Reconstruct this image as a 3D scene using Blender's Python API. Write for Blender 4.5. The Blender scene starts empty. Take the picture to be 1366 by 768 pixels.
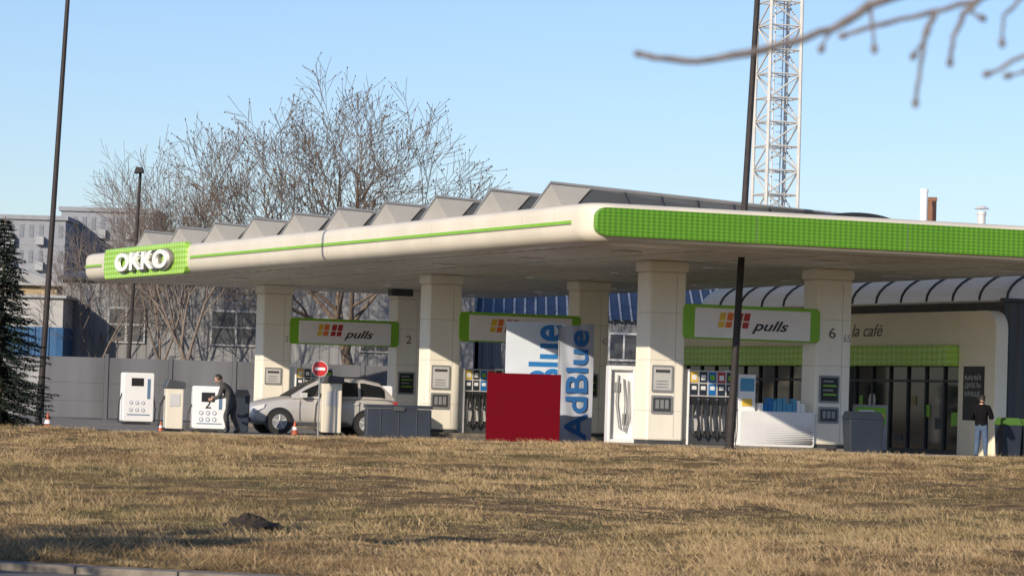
import bpy, bmesh, math, random
import numpy as np
from mathutils import Vector, Matrix
random.seed(7)
rng = np.random.default_rng(5)
sc = bpy.context.scene
# ------------------------------------------------------------------ camera
F = 4600.0
CAM = Vector((0, 0, 1.06))
pit = math.atan(155 / F); th = 0.03
FW = Vector((0, math.cos(pit), math.sin(pit)))
R0 = Vector((1, 0, 0)); U0 = Vector((0, -math.sin(pit), math.cos(pit)))
RT = R0 * math.cos(th) + U0 * math.sin(th)
UP = U0 * math.cos(th) - R0 * math.sin(th)
cd = bpy.data.cameras.new('camera'); cam = bpy.data.objects.new('camera', cd)
sc.collection.objects.link(cam); sc.camera = cam
M = Matrix((RT, UP, -FW)).transposed().to_4x4(); M.translation = CAM
cam.matrix_world = M
cd.sensor_width = 36; cd.lens = 36 * F / 1366; cd.clip_start = 0.3; cd.clip_end = 5000
cd.dof.use_dof = True; cd.dof.focus_distance = 90; cd.dof.aperture_fstop = 6.0

def P(px, py, Y):
    d = FW * F + RT * (px - 683) + UP * (384 - py)
    return CAM + d * (Y / d.y)
def GX(px, Y, py=580):
    return P(px, py, Y).x

# ------------------------------------------------------------------ light
el = math.radians(21); hx, hy = -0.52, -0.85
n_ = math.hypot(hx, hy); hx /= n_; hy /= n_
tosun = Vector((hx * math.cos(el), hy * math.cos(el), math.sin(el)))
sl = bpy.data.lights.new('sun', 'SUN'); sl.energy = 5.0; sl.angle = math.radians(0.5); sl.color = (1.0, 0.86, 0.68)
so = bpy.data.objects.new('sun', sl); sc.collection.objects.link(so)
so.rotation_euler = tosun.to_track_quat('Z', 'Y').to_euler(); so.location = (0, 0, 60)
w = bpy.data.worlds.new('World'); sc.world = w; w.use_nodes = True
nt = w.node_tree; bg = nt.nodes['Background']
sky = nt.nodes.new('ShaderNodeTexSky'); sky.sky_type = 'NISHITA'; sky.sun_disc = False
sky.sun_elevation = el; sky.sun_rotation = math.atan2(hx, hy)
sky.air_density = 1.0; sky.dust_density = 0.3; sky.ozone_density = 4.0
tint = nt.nodes.new('ShaderNodeMix'); tint.data_type = 'RGBA'; tint.blend_type = 'MULTIPLY'; tint.inputs[0].default_value = 1.0
tint.inputs[7].default_value = (0.97, 0.93, 1.03, 1)
nt.links.new(sky.outputs[0], tint.inputs[6]); nt.links.new(tint.outputs[2], bg.inputs[0]); bg.inputs[1].default_value = 0.135
sc.view_settings.view_transform = 'Standard'; sc.view_settings.look = 'None'; sc.view_settings.exposure = 0

# ------------------------------------------------------------------ materials
def mat(name, col, rough=0.5, metal=0.0, var=0.08, scale=2.0, bump=0.0, bscale=40, spec=0.5, streak=False):
    m = bpy.data.materials.new(name); m.use_nodes = True
    t = m.node_tree; b = t.nodes['Principled BSDF']
    b.inputs['Roughness'].default_value = rough; b.inputs['Metallic'].default_value = metal
    b.inputs['Specular IOR Level'].default_value = spec
    tc = t.nodes.new('ShaderNodeTexCoord')
    mp = t.nodes.new('ShaderNodeMapping'); t.links.new(tc.outputs['Object'], mp.inputs[0])
    if streak: mp.inputs['Scale'].default_value = (1, 1, 0.15)
    nz = t.nodes.new('ShaderNodeTexNoise'); nz.inputs['Scale'].default_value = scale; nz.inputs['Detail'].default_value = 6
    t.links.new(mp.outputs[0], nz.inputs['Vector'])
    r = t.nodes.new('ShaderNodeValToRGB')
    r.color_ramp.elements[0].position = 0.3; r.color_ramp.elements[1].position = 0.7
    r.color_ramp.elements[0].color = tuple(max(0, c * (1 - var)) for c in col) + (1,)
    r.color_ramp.elements[1].color = tuple(min(1, c * (1 + var)) for c in col) + (1,)
    t.links.new(nz.outputs[0], r.inputs[0]); t.links.new(r.outputs[0], b.inputs['Base Color'])
    if bump:
        n2 = t.nodes.new('ShaderNodeTexNoise'); n2.inputs['Scale'].default_value = bscale; n2.inputs['Detail'].default_value = 5
        t.links.new(tc.outputs['Object'], n2.inputs['Vector'])
        bp = t.nodes.new('ShaderNodeBump'); bp.inputs['Strength'].default_value = bump; bp.inputs['Distance'].default_value = 0.02
        t.links.new(n2.outputs[0], bp.inputs['Height']); t.links.new(bp.outputs[0], b.inputs['Normal'])
    return m

def math_node(t, op, a, b=None):
    n = t.nodes.new('ShaderNodeMath'); n.operation = op
    for i, v in enumerate((a, b)):
        if v is None: continue
        if isinstance(v, (int, float)): n.inputs[i].default_value = v
        else: t.links.new(v, n.inputs[i])
    return n.outputs[0]

def pattern_mat(name, c1, c2, k, horiz, bs=.6):
    """diamond scale pattern"""
    m = bpy.data.materials.new(name); m.use_nodes = True; t = m.node_tree; b = t.nodes['Principled BSDF']
    b.inputs['Roughness'].default_value = 0.35
    tc = t.nodes.new('ShaderNodeTexCoord'); sp = t.nodes.new('ShaderNodeSeparateXYZ'); t.links.new(tc.outputs['Object'], sp.inputs[0])
    h = math_node(t, 'MULTIPLY', sp.outputs[horiz], 0.6); z = sp.outputs[2]
    a = math_node(t, 'SINE', math_node(t, 'MULTIPLY', math_node(t, 'ADD', h, z), k))
    c = math_node(t, 'SINE', math_node(t, 'MULTIPLY', math_node(t, 'SUBTRACT', h, z), k))
    p = math_node(t, 'MULTIPLY', a, c)
    mr = t.nodes.new('ShaderNodeMapRange'); mr.inputs[1].default_value = -0.6; mr.inputs[2].default_value = 0.6
    t.links.new(p, mr.inputs[0])
    nz = t.nodes.new('ShaderNodeTexNoise'); nz.inputs['Scale'].default_value = 0.8; t.links.new(tc.outputs['Object'], nz.inputs['Vector'])
    f = math_node(t, 'MULTIPLY', mr.outputs[0], math_node(t, 'ADD', nz.outputs[0], 0.4))
    mx = t.nodes.new('ShaderNodeMix'); mx.data_type = 'RGBA'
    mx.inputs[6].default_value = c1 + (1,); mx.inputs[7].default_value = c2 + (1,)
    t.links.new(f, mx.inputs[0]); t.links.new(mx.outputs[2], b.inputs['Base Color'])
    bp = t.nodes.new('ShaderNodeBump'); bp.inputs['Strength'].default_value = bs; bp.inputs['Distance'].default_value = 0.02
    t.links.new(p, bp.inputs['Height']); t.links.new(bp.outputs[0], b.inputs['Normal'])
    return m

m_cream = mat('cream_panel', (0.70, 0.65, 0.54), 0.4, var=0.07, scale=0.7, streak=True)
m_under = mat('soffit', (0.90, 0.86, 0.76), 0.45, var=0.04, scale=0.3)
m_col = mat('column_paint', (0.88, 0.84, 0.73), 0.45, var=0.06, scale=1.2, streak=True)
m_seam = mat('seam_dark', (0.2, 0.19, 0.17), 0.7)
m_white = mat('white_paint', (0.82, 0.83, 0.84), 0.35, var=0.04)
m_black = mat('black_plastic', (0.02, 0.02, 0.022), 0.45)
m_dark = mat('dark_grey', (0.06, 0.065, 0.07), 0.5, var=0.15)
m_grey = mat('grey_metal', (0.3, 0.31, 0.32), 0.45, metal=0.2, var=0.1)
m_lgrey = mat('light_grey', (0.55, 0.55, 0.55), 0.5, var=0.08)
m_green = mat('green_paint', (0.22, 0.5, 0.03), 0.4)
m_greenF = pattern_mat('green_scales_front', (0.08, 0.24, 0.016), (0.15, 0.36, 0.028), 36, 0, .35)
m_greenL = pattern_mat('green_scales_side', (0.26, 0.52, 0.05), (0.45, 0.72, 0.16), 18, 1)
m_blue = mat('blue_print', (0.01, 0.16, 0.45), 0.5)
m_red = mat('red_paint', (0.12, 0.0025, 0.009), 0.95, var=0.03, spec=.1)
m_orange = mat('orange_print', (0.75, 0.18, 0.03), 0.5)
m_yellow = mat('yellow_print', (0.75, 0.5, 0.05), 0.5)
m_redp = mat('red_print', (0.45, 0.03, 0.03), 0.5)
m_navy = mat('navy_plastic', (0.02, 0.028, 0.045), 0.5, var=0.15)
m_glass = mat('dark_glass', (0.012, 0.014, 0.016), 0.06, var=0.3, scale=0.6, spec=0.6)
m_asph = mat('asphalt', (0.19, 0.18, 0.165), 0.9, var=0.25, scale=0.8, bump=0.4, bscale=60)
m_kerb = mat('kerb_stone', (0.20, 0.175, 0.145), 0.9, var=0.3, scale=5, bump=0.4)
m_pole = mat('dark_pole', (0.035, 0.03, 0.03), 0.6, var=0.25, scale=3, spec=.3)
m_steel = mat('galv_steel', (0.6, 0.6, 0.58), 0.5, metal=0.1, var=0.1)
m_panelback = mat('panel_back', (0.60, 0.58, 0.53), 0.5, var=0.06)
m_solar = mat('solar_cells', (0.015, 0.02, 0.04), 0.15)
m_bark = mat('bark', (0.16, 0.12, 0.09), 0.9, var=0.3, scale=8)  # paler tone carries distance haze in the colour
m_bark2 = mat('bark_brown', (0.19, 0.155, 0.13), 0.9, var=0.3, scale=8)  # distance haze lightens this bark colour too
m_barkn = mat('bark_near', (0.18, 0.16, 0.16), 0.9, var=0.3, scale=30, bump=0.3)
m_needle = mat('needles', (0.018, 0.032, 0.022), 0.8, var=0.5, scale=3)

# ------------------------------------------------------------------ mesh helper
class MB:
    def __init__(s): s.v = []; s.f = []; s.m = []
    def add(s, vs, fs, m=0):
        o = len(s.v); s.v += [tuple(v) for v in vs]
        s.f += [tuple(i + o for i in f) for f in fs]; s.m += [m] * len(fs)
    def box(s, x0, x1, y0, y1, z0, z1, m=0):
        s.add([(x0, y0, z0), (x1, y0, z0), (x1, y1, z0), (x0, y1, z0), (x0, y0, z1), (x1, y0, z1), (x1, y1, z1), (x0, y1, z1)],
              [(0, 3, 2, 1), (4, 5, 6, 7), (0, 1, 5, 4), (1, 2, 6, 5), (2, 3, 7, 6), (3, 0, 4, 7)], m)
    def tube(s, pts, rads, n=6, m=0, cap=True):
        pts = [Vector(p) for p in pts]
        if not isinstance(rads, (list, tuple)): rads = [rads] * len(pts)
        vs = []; a = None
        for i, p in enumerate(pts):
            d = (pts[min(i + 1, len(pts) - 1)] - pts[max(i - 1, 0)])
            if d.length < 1e-9: d = Vector((0, 0, 1))
            d.normalize()
            if a is None: a = d.orthogonal().normalized()
            else:
                a = a - d * a.dot(d)
                a = a.normalized() if a.length > 1e-6 else d.orthogonal().normalized()
            b = d.cross(a)
            for k in range(n):
                an = 2 * math.pi * k / n
                vs.append(p + (a * math.cos(an) + b * math.sin(an)) * rads[i])
        fs = []
        for i in range(len(pts) - 1):
            for k in range(n):
                k2 = (k + 1) % n
                fs.append((i * n + k, i * n + k2, (i + 1) * n + k2, (i + 1) * n + k))
        if cap:
            fs.append(tuple(reversed(range(n)))); fs.append(tuple((len(pts) - 1) * n + k for k in range(n)))
        s.add(vs, fs, m)
    def cyl(s, c, axis, r, h, n=20, m=0, r2=None):
        c = Vector(c); ax = Vector(axis).normalized()
        s.tube([c, c + ax * h], [r, r if r2 is None else r2], n, m)
    def prism(s, poly, plane, a0, a1, m=0):
        def mk(p, a):
            if plane == 'xz': return (p[0], a, p[1])
            if plane == 'yz': return (a, p[0], p[1])
            return (p[0], p[1], a)
        n = len(poly)
        vs = [mk(p, a0) for p in poly] + [mk(p, a1) for p in poly]
        fs = [tuple(range(n)), tuple(reversed(range(n, 2 * n)))]
        for i in range(n):
            j = (i + 1) % n; fs.append((i, i + n, j + n, j))
        s.add(vs, fs, m)
    def obj(s, name, mats, parent=None, smooth=False, bevel=0.0, subsurf=0, fixn=True, angle=None):
        me = bpy.data.meshes.new(name); me.from_pydata(s.v, [], s.f)
        for mm in mats: me.materials.append(mm)
        me.polygons.foreach_set('material_index', s.m)
        if smooth: me.polygons.foreach_set('use_smooth', [True] * len(s.f))
        me.update()
        if fixn:
            bm = bmesh.new(); bm.from_mesh(me); bmesh.ops.recalc_face_normals(bm, faces=bm.faces); bm.to_mesh(me); bm.free()
        o = bpy.data.objects.new(name, me); sc.collection.objects.link(o)
        if parent: o.parent = parent
        if bevel:
            b = o.modifiers.new('b', 'BEVEL'); b.width = bevel; b.segments = 2; b.limit_method = 'ANGLE'
        if subsurf:
            b = o.modifiers.new('s', 'SUBSURF'); b.levels = subsurf; b.render_levels = subsurf
        return o

def rrect(x0, x1, z0, z1, r, n=6):
    pts = []
    for cx, cz, a0 in ((x1 - r, z0 + r, -90), (x1 - r, z1 - r, 0), (x0 + r, z1 - r, 90), (x0 + r, z0 + r, 180)):
        for i in range(n + 1):
            a = math.radians(a0 + 90 * i / n); pts.append((cx + r * math.cos(a), cz + r * math.sin(a)))
    return pts

def root(name, loc=(0, 0, 0), rz=0.0):
    e = bpy.data.objects.new(name, None); sc.collection.objects.link(e)
    e.location = loc; e.rotation_euler = (0, 0, rz); e.empty_display_size = 0.3
    return e

ROTS = {'front': ((1, 0, 0), (0, 0, 1), (0, -1, 0)), 'left': ((0, -1, 0), (0, 0, 1), (-1, 0, 0)), 'vert': ((0, 0, 1), (-1, 0, 0), (0, -1, 0))}
def txt(name, s, parent, loc, w, h, m, face='front', ext=0.004, shear=0.0, bev=0.0, offs=0.0):
    c = bpy.data.curves.new(name, 'FONT'); c.body = s; c.size = 1; c.extrude = 0.0; c.shear = shear; c.offset = offs
    o = bpy.data.objects.new(name, c); sc.collection.objects.link(o)
    bpy.context.view_layer.update()
    bb = [Vector(v) for v in o.bound_box]
    x0 = min(v.x for v in bb); x1 = max(v.x for v in bb); y0 = min(v.y for v in bb); y1 = max(v.y for v in bb)
    sx = w / (x1 - x0); sy = h / (y1 - y0)
    c.extrude = ext; c.bevel_depth = bev
    c.materials.append(m)
    X, Y, Z = [Vector(v) for v in ROTS[face]]
    R = Matrix((X, Y, Z)).transposed().to_4x4()
    o.parent = parent
    R.translation = Vector(loc) - X * (x0 + x1) / 2 * sx - Y * (y0 + y1) / 2 * sy
    o.matrix_local = R @ Matrix.Diagonal((sx, sy, 1, 1))
    return o

# ------------------------------------------------------------------ noise
def vnoise(x, y, scale, seed, sy=None):
    r = np.random.default_rng(seed).random((256, 256))
    X = np.asarray(x) / scale + 1000; Y = np.asarray(y) / (sy or scale) + 1000
    xi = np.floor(X).astype(int); yi = np.floor(Y).astype(int)
    fx = X - xi; fy = Y - yi
    fx = fx * fx * (3 - 2 * fx); fy = fy * fy * (3 - 2 * fy)
    g = lambda a, b: r[a % 256, b % 256]
    return (g(xi, yi) * (1 - fx) + g(xi + 1, yi) * fx) * (1 - fy) + (g(xi, yi + 1) * (1 - fx) + g(xi + 1, yi + 1) * fx) * fy
def rn(x, y, s, seed):
    a = 0.6 + seed * .37; c, d = math.cos(a), math.sin(a)
    return .6 * vnoise(x * c - y * d, x * d + y * c, s, seed) + .4 * vnoise(x * d + y * c, y * d - x * c, s * .47, seed + 50)

def kerb_y(x): return 31.6 - 0.38 * (x + 2.1)
def ground_z(x, y):
    x = np.asarray(x, float); y = np.asarray(y, float)
    t = np.clip((y - 30) / 56.0, 0, 1)
    z = -0.58 + 0.64 * t
    z = np.where(y > 87.5, 0.06 - 0.14 * np.clip((y - 87.5) / 1.5, 0, 1), z)
    mask = np.clip((y - 32.5) / 4, 0, 1) * np.clip((88 - y) / 4, 0, 1) * np.clip((40 - np.abs(x)) / 8, 0, 1)
    z = z + mask * (0.28 * (rn(x, y, 7, 1) - .5) + 0.17 * (rn(x, y, 2.1, 2) - .5) + 0.09 * (rn(x, y, 0.8, 3) - .5))
    z = z - 0.16 * np.clip((kerb_y(x) + .38 - y) / .3, 0, 1)
    return z

# ------------------------------------------------------------------ ground
def ground_material():
    m = bpy.data.materials.new('dry_lawn'); m.use_nodes = True; t = m.node_tree; b = t.nodes['Principled BSDF']
    b.inputs['Roughness'].default_value = 1.0; b.inputs['Specular IOR Level'].default_value = 0.1
    tc = t.nodes.new('ShaderNodeTexCoord')
    def nz(s, d=8):
        n = t.nodes.new('ShaderNodeTexNoise'); n.inputs['Scale'].default_value = s; n.inputs['Detail'].default_value = d
        t.links.new(tc.outputs['Object'], n.inputs['Vector']); return n.outputs[0]
    r = t.nodes.new('ShaderNodeValToRGB'); e = r.color_ramp.elements
    e[0].position = 0.3; e[0].color = (0.075, 0.052, 0.027, 1); e[1].position = 0.7; e[1].color = (0.28, 0.19, 0.10, 1)
    e2 = e.new(0.5); e2.color = (0.16, 0.112, 0.058, 1)
    t.links.new(nz(5), r.inputs[0])
    r2 = t.nodes.new('ShaderNodeValToRGB'); r2.color_ramp.elements[0].position = 0.5; r2.color_ramp.elements[1].position = 0.68
    t.links.new(nz(0.35), r2.inputs[0])
    mx = t.nodes.new('ShaderNodeMix'); mx.data_type = 'RGBA'; mx.inputs[7].default_value = (0.09, 0.10, 0.035, 1)
    f = math_node(t, 'MULTIPLY', r2.outputs[0], 0.6)
    t.links.new(f, mx.inputs[0]); t.links.new(r.outputs[0], mx.inputs[6]); t.links.new(mx.outputs[2], b.inputs['Base Color'])
    bp = t.nodes.new('ShaderNodeBump'); bp.inputs['Strength'].default_value = 0.8; bp.inputs['Distance'].default_value = 0.05
    t.links.new(nz(18), bp.inputs['Height']); t.links.new(bp.outputs[0], b.inputs['Normal'])
    return m
m_lawn = ground_material()
xs = np.concatenate([[-2500, -1200, -600, -300, -150, -90, -60, -45, -37], np.arange(-30, 30.01, 0.25), [37, 45, 60, 90, 150, 300, 600, 1200, 2500]])
ys = np.concatenate([[-600, -200, -60, -10, 5, 15, 20, 24], np.arange(26, 90.1, 0.22), [93, 100, 120, 150, 200, 350, 700, 1500, 3500]])
XX, YY = np.meshgrid(xs, ys); ZZ = ground_z(XX, YY)
nx, ny = len(xs), len(ys)
V = np.stack([XX.ravel(), YY.ravel(), ZZ.ravel()], 1)
idx = np.arange(nx * ny).reshape(ny, nx)
FA = np.stack([idx[:-1, :-1].ravel(), idx[:-1, 1:].ravel(), idx[1:, 1:].ravel(), idx[1:, :-1].ravel()], 1)
me = bpy.data.meshes.new('ground'); me.from_pydata(V.tolist(), [], FA.tolist()); me.materials.append(m_lawn)
me.polygons.foreach_set('use_smooth', [True] * len(FA)); me.update()
g = bpy.data.objects.new('ground', me); sc.collection.objects.link(g)

# grass blades as one mesh: fine turf plus scattered tussocks
def tracks(x, y):
    # two faint worn wheel tracks crossing the lawn diagonally
    d = y - (52 + 1.9 * x + .8 * np.sin(x * .5)); d = d / 2.15
    return np.exp(-((np.abs(d) - .8) / .28) ** 2)
N = 560000
gy = rng.uniform(29, 88.6, N); gx = rng.uniform(-1, 1, N) * (0.158 * gy + 1.2)
c1 = rn(gx, gy, 0.42, 11); c2 = rn(gx, gy, 1.7, 12)
clump = np.clip(0.5 * c1 + 0.5 * c2, 0, 1)
k = (gy > kerb_y(gx) + 0.36) & (rng.random(N) < np.clip((clump - .2) * 3.2, .25, 1))
gx = gx[k]; gy = gy[k]; clump = clump[k]
hs = (0.012 + 0.13 * np.clip(clump - .3, 0, 1) ** 1.6) * rng.uniform(0.4, 1.35, len(gx))
tus = np.zeros(len(gx))
# tussocks
T = 2600; ty = rng.uniform(31, 88, T); tx = rng.uniform(-1, 1, T) * (0.158 * ty + 1)
kk = rn(tx, ty, 4.0, 31) > .42; tx = tx[kk]; ty = ty[kk]; T = len(tx)
tr = rng.uniform(.08, .30, T); nb_ = 70
bx = np.repeat(tx, nb_) + rng.normal(0, 1, T * nb_) * np.repeat(tr, nb_) * .8
by = np.repeat(ty, nb_) + rng.normal(0, 1, T * nb_) * np.repeat(tr, nb_)
bh = np.repeat(tr, nb_) * rng.uniform(.15, .55, T * nb_)
kk = by > kerb_y(bx) + .4
gx = np.concatenate([gx, bx[kk]]); gy = np.concatenate([gy, by[kk]]); h = np.concatenate([hs, bh[kk]]); tus = np.concatenate([tus, np.ones(kk.sum())])
kk = (gy < 88.6); gx = gx[kk]; gy = gy[kk]; h = h[kk]; tus = tus[kk]
N = len(gx); gz = ground_z(gx, gy); trk = tracks(gx, gy); h = h * (1 - .65 * trk)
c1 = rn(gx, gy, 0.42, 11); c2 = rn(gx, gy, 1.7, 12); c3 = rn(gx, gy, 6.5, 13); c5 = rn(gx, gy, 3.0, 17); c6 = rn(gx, gy, 11.0, 21)
wd = (0.003 + 0.0001 * gy) * rng.uniform(0.6, 1.5, N)
ang = rng.uniform(0, 2 * np.pi, N); la = rng.normal(0, 1.3, N) + 6 * c5; ll = h * rng.uniform(0.2, 2.0, N)
dx = np.cos(ang) * wd; dy = np.sin(ang) * wd * 0.5
V = np.empty((N, 3, 3))
V[:, 0] = np.stack([gx - dx, gy - dy, gz - 0.01], 1); V[:, 1] = np.stack([gx + dx, gy + dy, gz - 0.01], 1)
V[:, 2] = np.stack([gx + np.cos(la) * ll, gy + np.sin(la) * ll, gz + h], 1)
me = bpy.data.meshes.new('grass'); me.vertices.add(3 * N); me.vertices.foreach_set('co', V.ravel())
me.loops.add(3 * N); me.loops.foreach_set('vertex_index', np.arange(3 * N, dtype=np.int32))
me.polygons.add(N); me.polygons.foreach_set('loop_start', np.arange(0, 3 * N, 3, dtype=np.int32))
straw = np.array([0.52, 0.385, 0.215]); brown = np.array([0.20, 0.135, 0.07]); grn = np.array([0.15, 0.155, 0.055])
t1 = np.clip((c1 - 0.5) * 1.5 + .42 + (c5 - .5) * 1.9 + (c6 - .5) * 1.2 + .35 * tus + rng.normal(0, 0.2, N) - .35 * trk, 0, 1)[:, None]
colr = brown * (1 - t1) + straw * t1
tg = (np.clip((c3 - 0.53) * 4.0, 0, 0.75) * np.clip(1.5 - 1.3 * c2, 0.2, 1) * (1 - .7 * tus) * (rng.random(N) < 0.8))[:, None]
tg = np.clip(tg + .35 * trk[:, None], 0, .8)
colr = colr * (1 - tg) + grn * tg
colr *= rng.uniform(0.75, 1.15, (N, 1))
ca = me.color_attributes.new('Col', 'FLOAT_COLOR', 'POINT')
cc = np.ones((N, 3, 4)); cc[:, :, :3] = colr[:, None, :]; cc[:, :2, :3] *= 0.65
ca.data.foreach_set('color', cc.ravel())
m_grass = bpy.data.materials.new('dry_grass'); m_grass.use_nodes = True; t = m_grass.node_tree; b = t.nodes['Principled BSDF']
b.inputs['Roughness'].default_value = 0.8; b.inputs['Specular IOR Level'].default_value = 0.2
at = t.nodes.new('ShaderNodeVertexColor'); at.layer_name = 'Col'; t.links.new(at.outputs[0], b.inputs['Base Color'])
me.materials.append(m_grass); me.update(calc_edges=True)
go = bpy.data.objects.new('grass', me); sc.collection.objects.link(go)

# path + kerb at near-left
kr = root('kerb'); mb = MB()
x = -14.0
while x < 12:
    x1 = x + 0.985; y0 = kerb_y(x); y1 = kerb_y(x1); z0 = -0.75; z1 = float(-0.572 + random.uniform(-.006, .006))
    mb.add([(x, y0 - .0, z0), (x1, y1, z0), (x1 + .1, y1 + .38, z0), (x + .1, y0 + .38, z0), (x, y0, z1), (x1, y1, z1), (x1 + .1, y1 + .38, z1), (x + .1, y0 + .38, z1)],
           [(0, 3, 2, 1), (4, 5, 6, 7), (0, 1, 5, 4), (1, 2, 6, 5), (2, 3, 7, 6), (3, 0, 4, 7)])
    x += 1.0
mb.obj('kerb_stones', [m_kerb], kr, bevel=0.012)
mb = MB(); mb.add([(-30, 20, -0.645), (30, 20, -0.645), (30, kerb_y(30), -0.645), (-30, kerb_y(-30), -0.645)], [(0, 1, 2, 3)])
mb.obj('footpath', [mat('path', (0.13, 0.12, 0.11), 0.9, var=0.25, scale=4, bump=0.3)])
# forecourt
mb = MB(); mb.add([(-70, 88.9, 0.0), (70, 88.9, 0.0), (70, 146, 0.0), (-70, 146, 0.0)], [(0, 1, 2, 3)])
mb.obj('forecourt_road', [m_asph])
fk = root('forecourt_kerb'); mb = MB()
for i in range(-40, 41): mb.box(i, i + .985, 88.75, 88.9, -.1, .1)
mb.obj('stones', [m_kerb], fk, bevel=.01)
mb = MB(); random.seed(3)
pts = []
for j in range(9):
    for i in range(14):
        a = 2 * math.pi * i / 14; r = (1 - j / 8) * random.uniform(.75, 1.1)
        pts.append((.45 * r * math.cos(a), .32 * r * math.sin(a), .16 * math.sin(j / 8 * 1.57) * random.uniform(.7, 1.2) - .02))
fs = [(j * 14 + i, j * 14 + (i + 1) % 14, (j + 1) * 14 + (i + 1) % 14, (j + 1) * 14 + i) for j in range(8) for i in range(14)]
mb.add(pts, fs); hx0 = GX(333, 42, 685)
dm = mb.obj('dirt_mound', [mat('soil', (0.035, 0.026, 0.02), 1, var=.4, scale=12, bump=.8)]); dm.location = (hx0, 42, float(ground_z(hx0, 42)) + .02)

# ------------------------------------------------------------------ station frame
PHI = math.atan2(0.387, 0.922)
OC = Vector((1.78, 82.5, 0)); U = Vector((0.922, 0.387, 0)); VV = Vector((-0.387, 0.922, 0))
def L(x, y, z=0): return OC + U * x + VV * y + Vector((0, 0, z))

can = root('filling_station_canopy', OC, PHI)
LX, LY, RR = 16.4, 44.6, 0.75
def ring(o, z):
    return [(p[0], p[1], z) for p in rrect(o, LX - o, o, LY - o, RR - o, 8)]
prof = [(.62, 4.995), (.45, 5.0), (.30, 5.015), (.17, 5.06), (.08, 5.135), (.02, 5.22), (0, 5.34), (0, 5.72), (.015, 5.80), (.05, 5.87), (.12, 5.93), (.22, 5.965), (.35, 5.975), (.5, 5.975)]
mb = MB(); n = 36
vs = []
for o, z in prof: vs += ring(o, z)
fs = []
for i in range(len(prof) - 1):
    for kx in range(n):
        k2 = (kx + 1) % n; fs.append((i * n + kx, i * n + k2, (i + 1) * n + k2, (i + 1) * n + kx))
mb.add(vs, fs, 0)
mb.obj('edge_fascia', [m_cream], can, smooth=True)
mb = MB()
r1 = ring(.6, 4.997); mb.add(r1, [tuple(reversed(range(n)))], 0)
r2 = ring(.48, 5.972); mb.add(r2, [tuple(range(n))], 1)
mb.obj('soffit_and_roof', [m_under, m_lgrey], can, fixn=False)
mb = MB()
for i in range(1, 41): mb.box(.7, LX - .7, .7 + i * 1.05, .712 + i * 1.05, 4.985, 4.996, 0)
for i in range(6): mb.box(.9 + i * 2.9, .912 + i * 2.9, .7, LY - .7, 4.983, 4.9945, 0)
for jy in range(7):
    for ix in (2.6, 8.2, 13.8):
        mb.box(ix - .3, ix + .3, 3.4 + jy * 6.2 - .3, 3.4 + jy * 6.2 + .3, 4.94, 4.992, 1)
mb.box(9.3, 10.1, 37.6, 38.0, 4.74, 4.98, 2)
mb.obj('soffit_lights', [mat('soffit_seam', (.5, .47, .40), .6), m_white, m_dark], can, bevel=.006)
mb = MB()
for i in range(1, 22): mb.box(-.002, .01, i * 2.05, i * 2.05 + .008, 5.3, 5.76, 0)
mb.box(-.014, .01, 1.0, 31.6, 5.475, 5.55, 1); mb.box(-.010, .01, 1.0, 31.6, 5.445, 5.472, 2)
mb.box(-.014, .01, 41.9, 44.0, 5.475, 5.55, 1); mb.box(-.010, .01, 41.9, 44.0, 5.435, 5.472, 2)
mb.obj('fascia_stripe', [mat('panel_joint', (.45, .42, .35), .7), m_green, m_seam], can)
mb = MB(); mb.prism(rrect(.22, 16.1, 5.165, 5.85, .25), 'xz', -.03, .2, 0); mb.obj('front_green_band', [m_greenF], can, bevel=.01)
mb = MB()
for i in range(1, 4): mb.box(.3 + i * 4.2, .312 + i * 4.2, -.034, 0, 5.17, 5.845)
mb.obj('band_joints', [m_seam], can)
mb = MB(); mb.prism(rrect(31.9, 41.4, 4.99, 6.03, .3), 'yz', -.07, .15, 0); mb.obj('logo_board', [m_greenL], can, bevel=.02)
txt('logo_shadow', 'OKKO', can, (-.13, 36.35, 5.50), 6.5, .70, m_seam, 'left', ext=.05, offs=.03)
txt('logo_letters', 'OKKO', can, (-.21, 36.35, 5.51), 6.1, .62, m_white, 'left', ext=.06, offs=.035)
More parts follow.
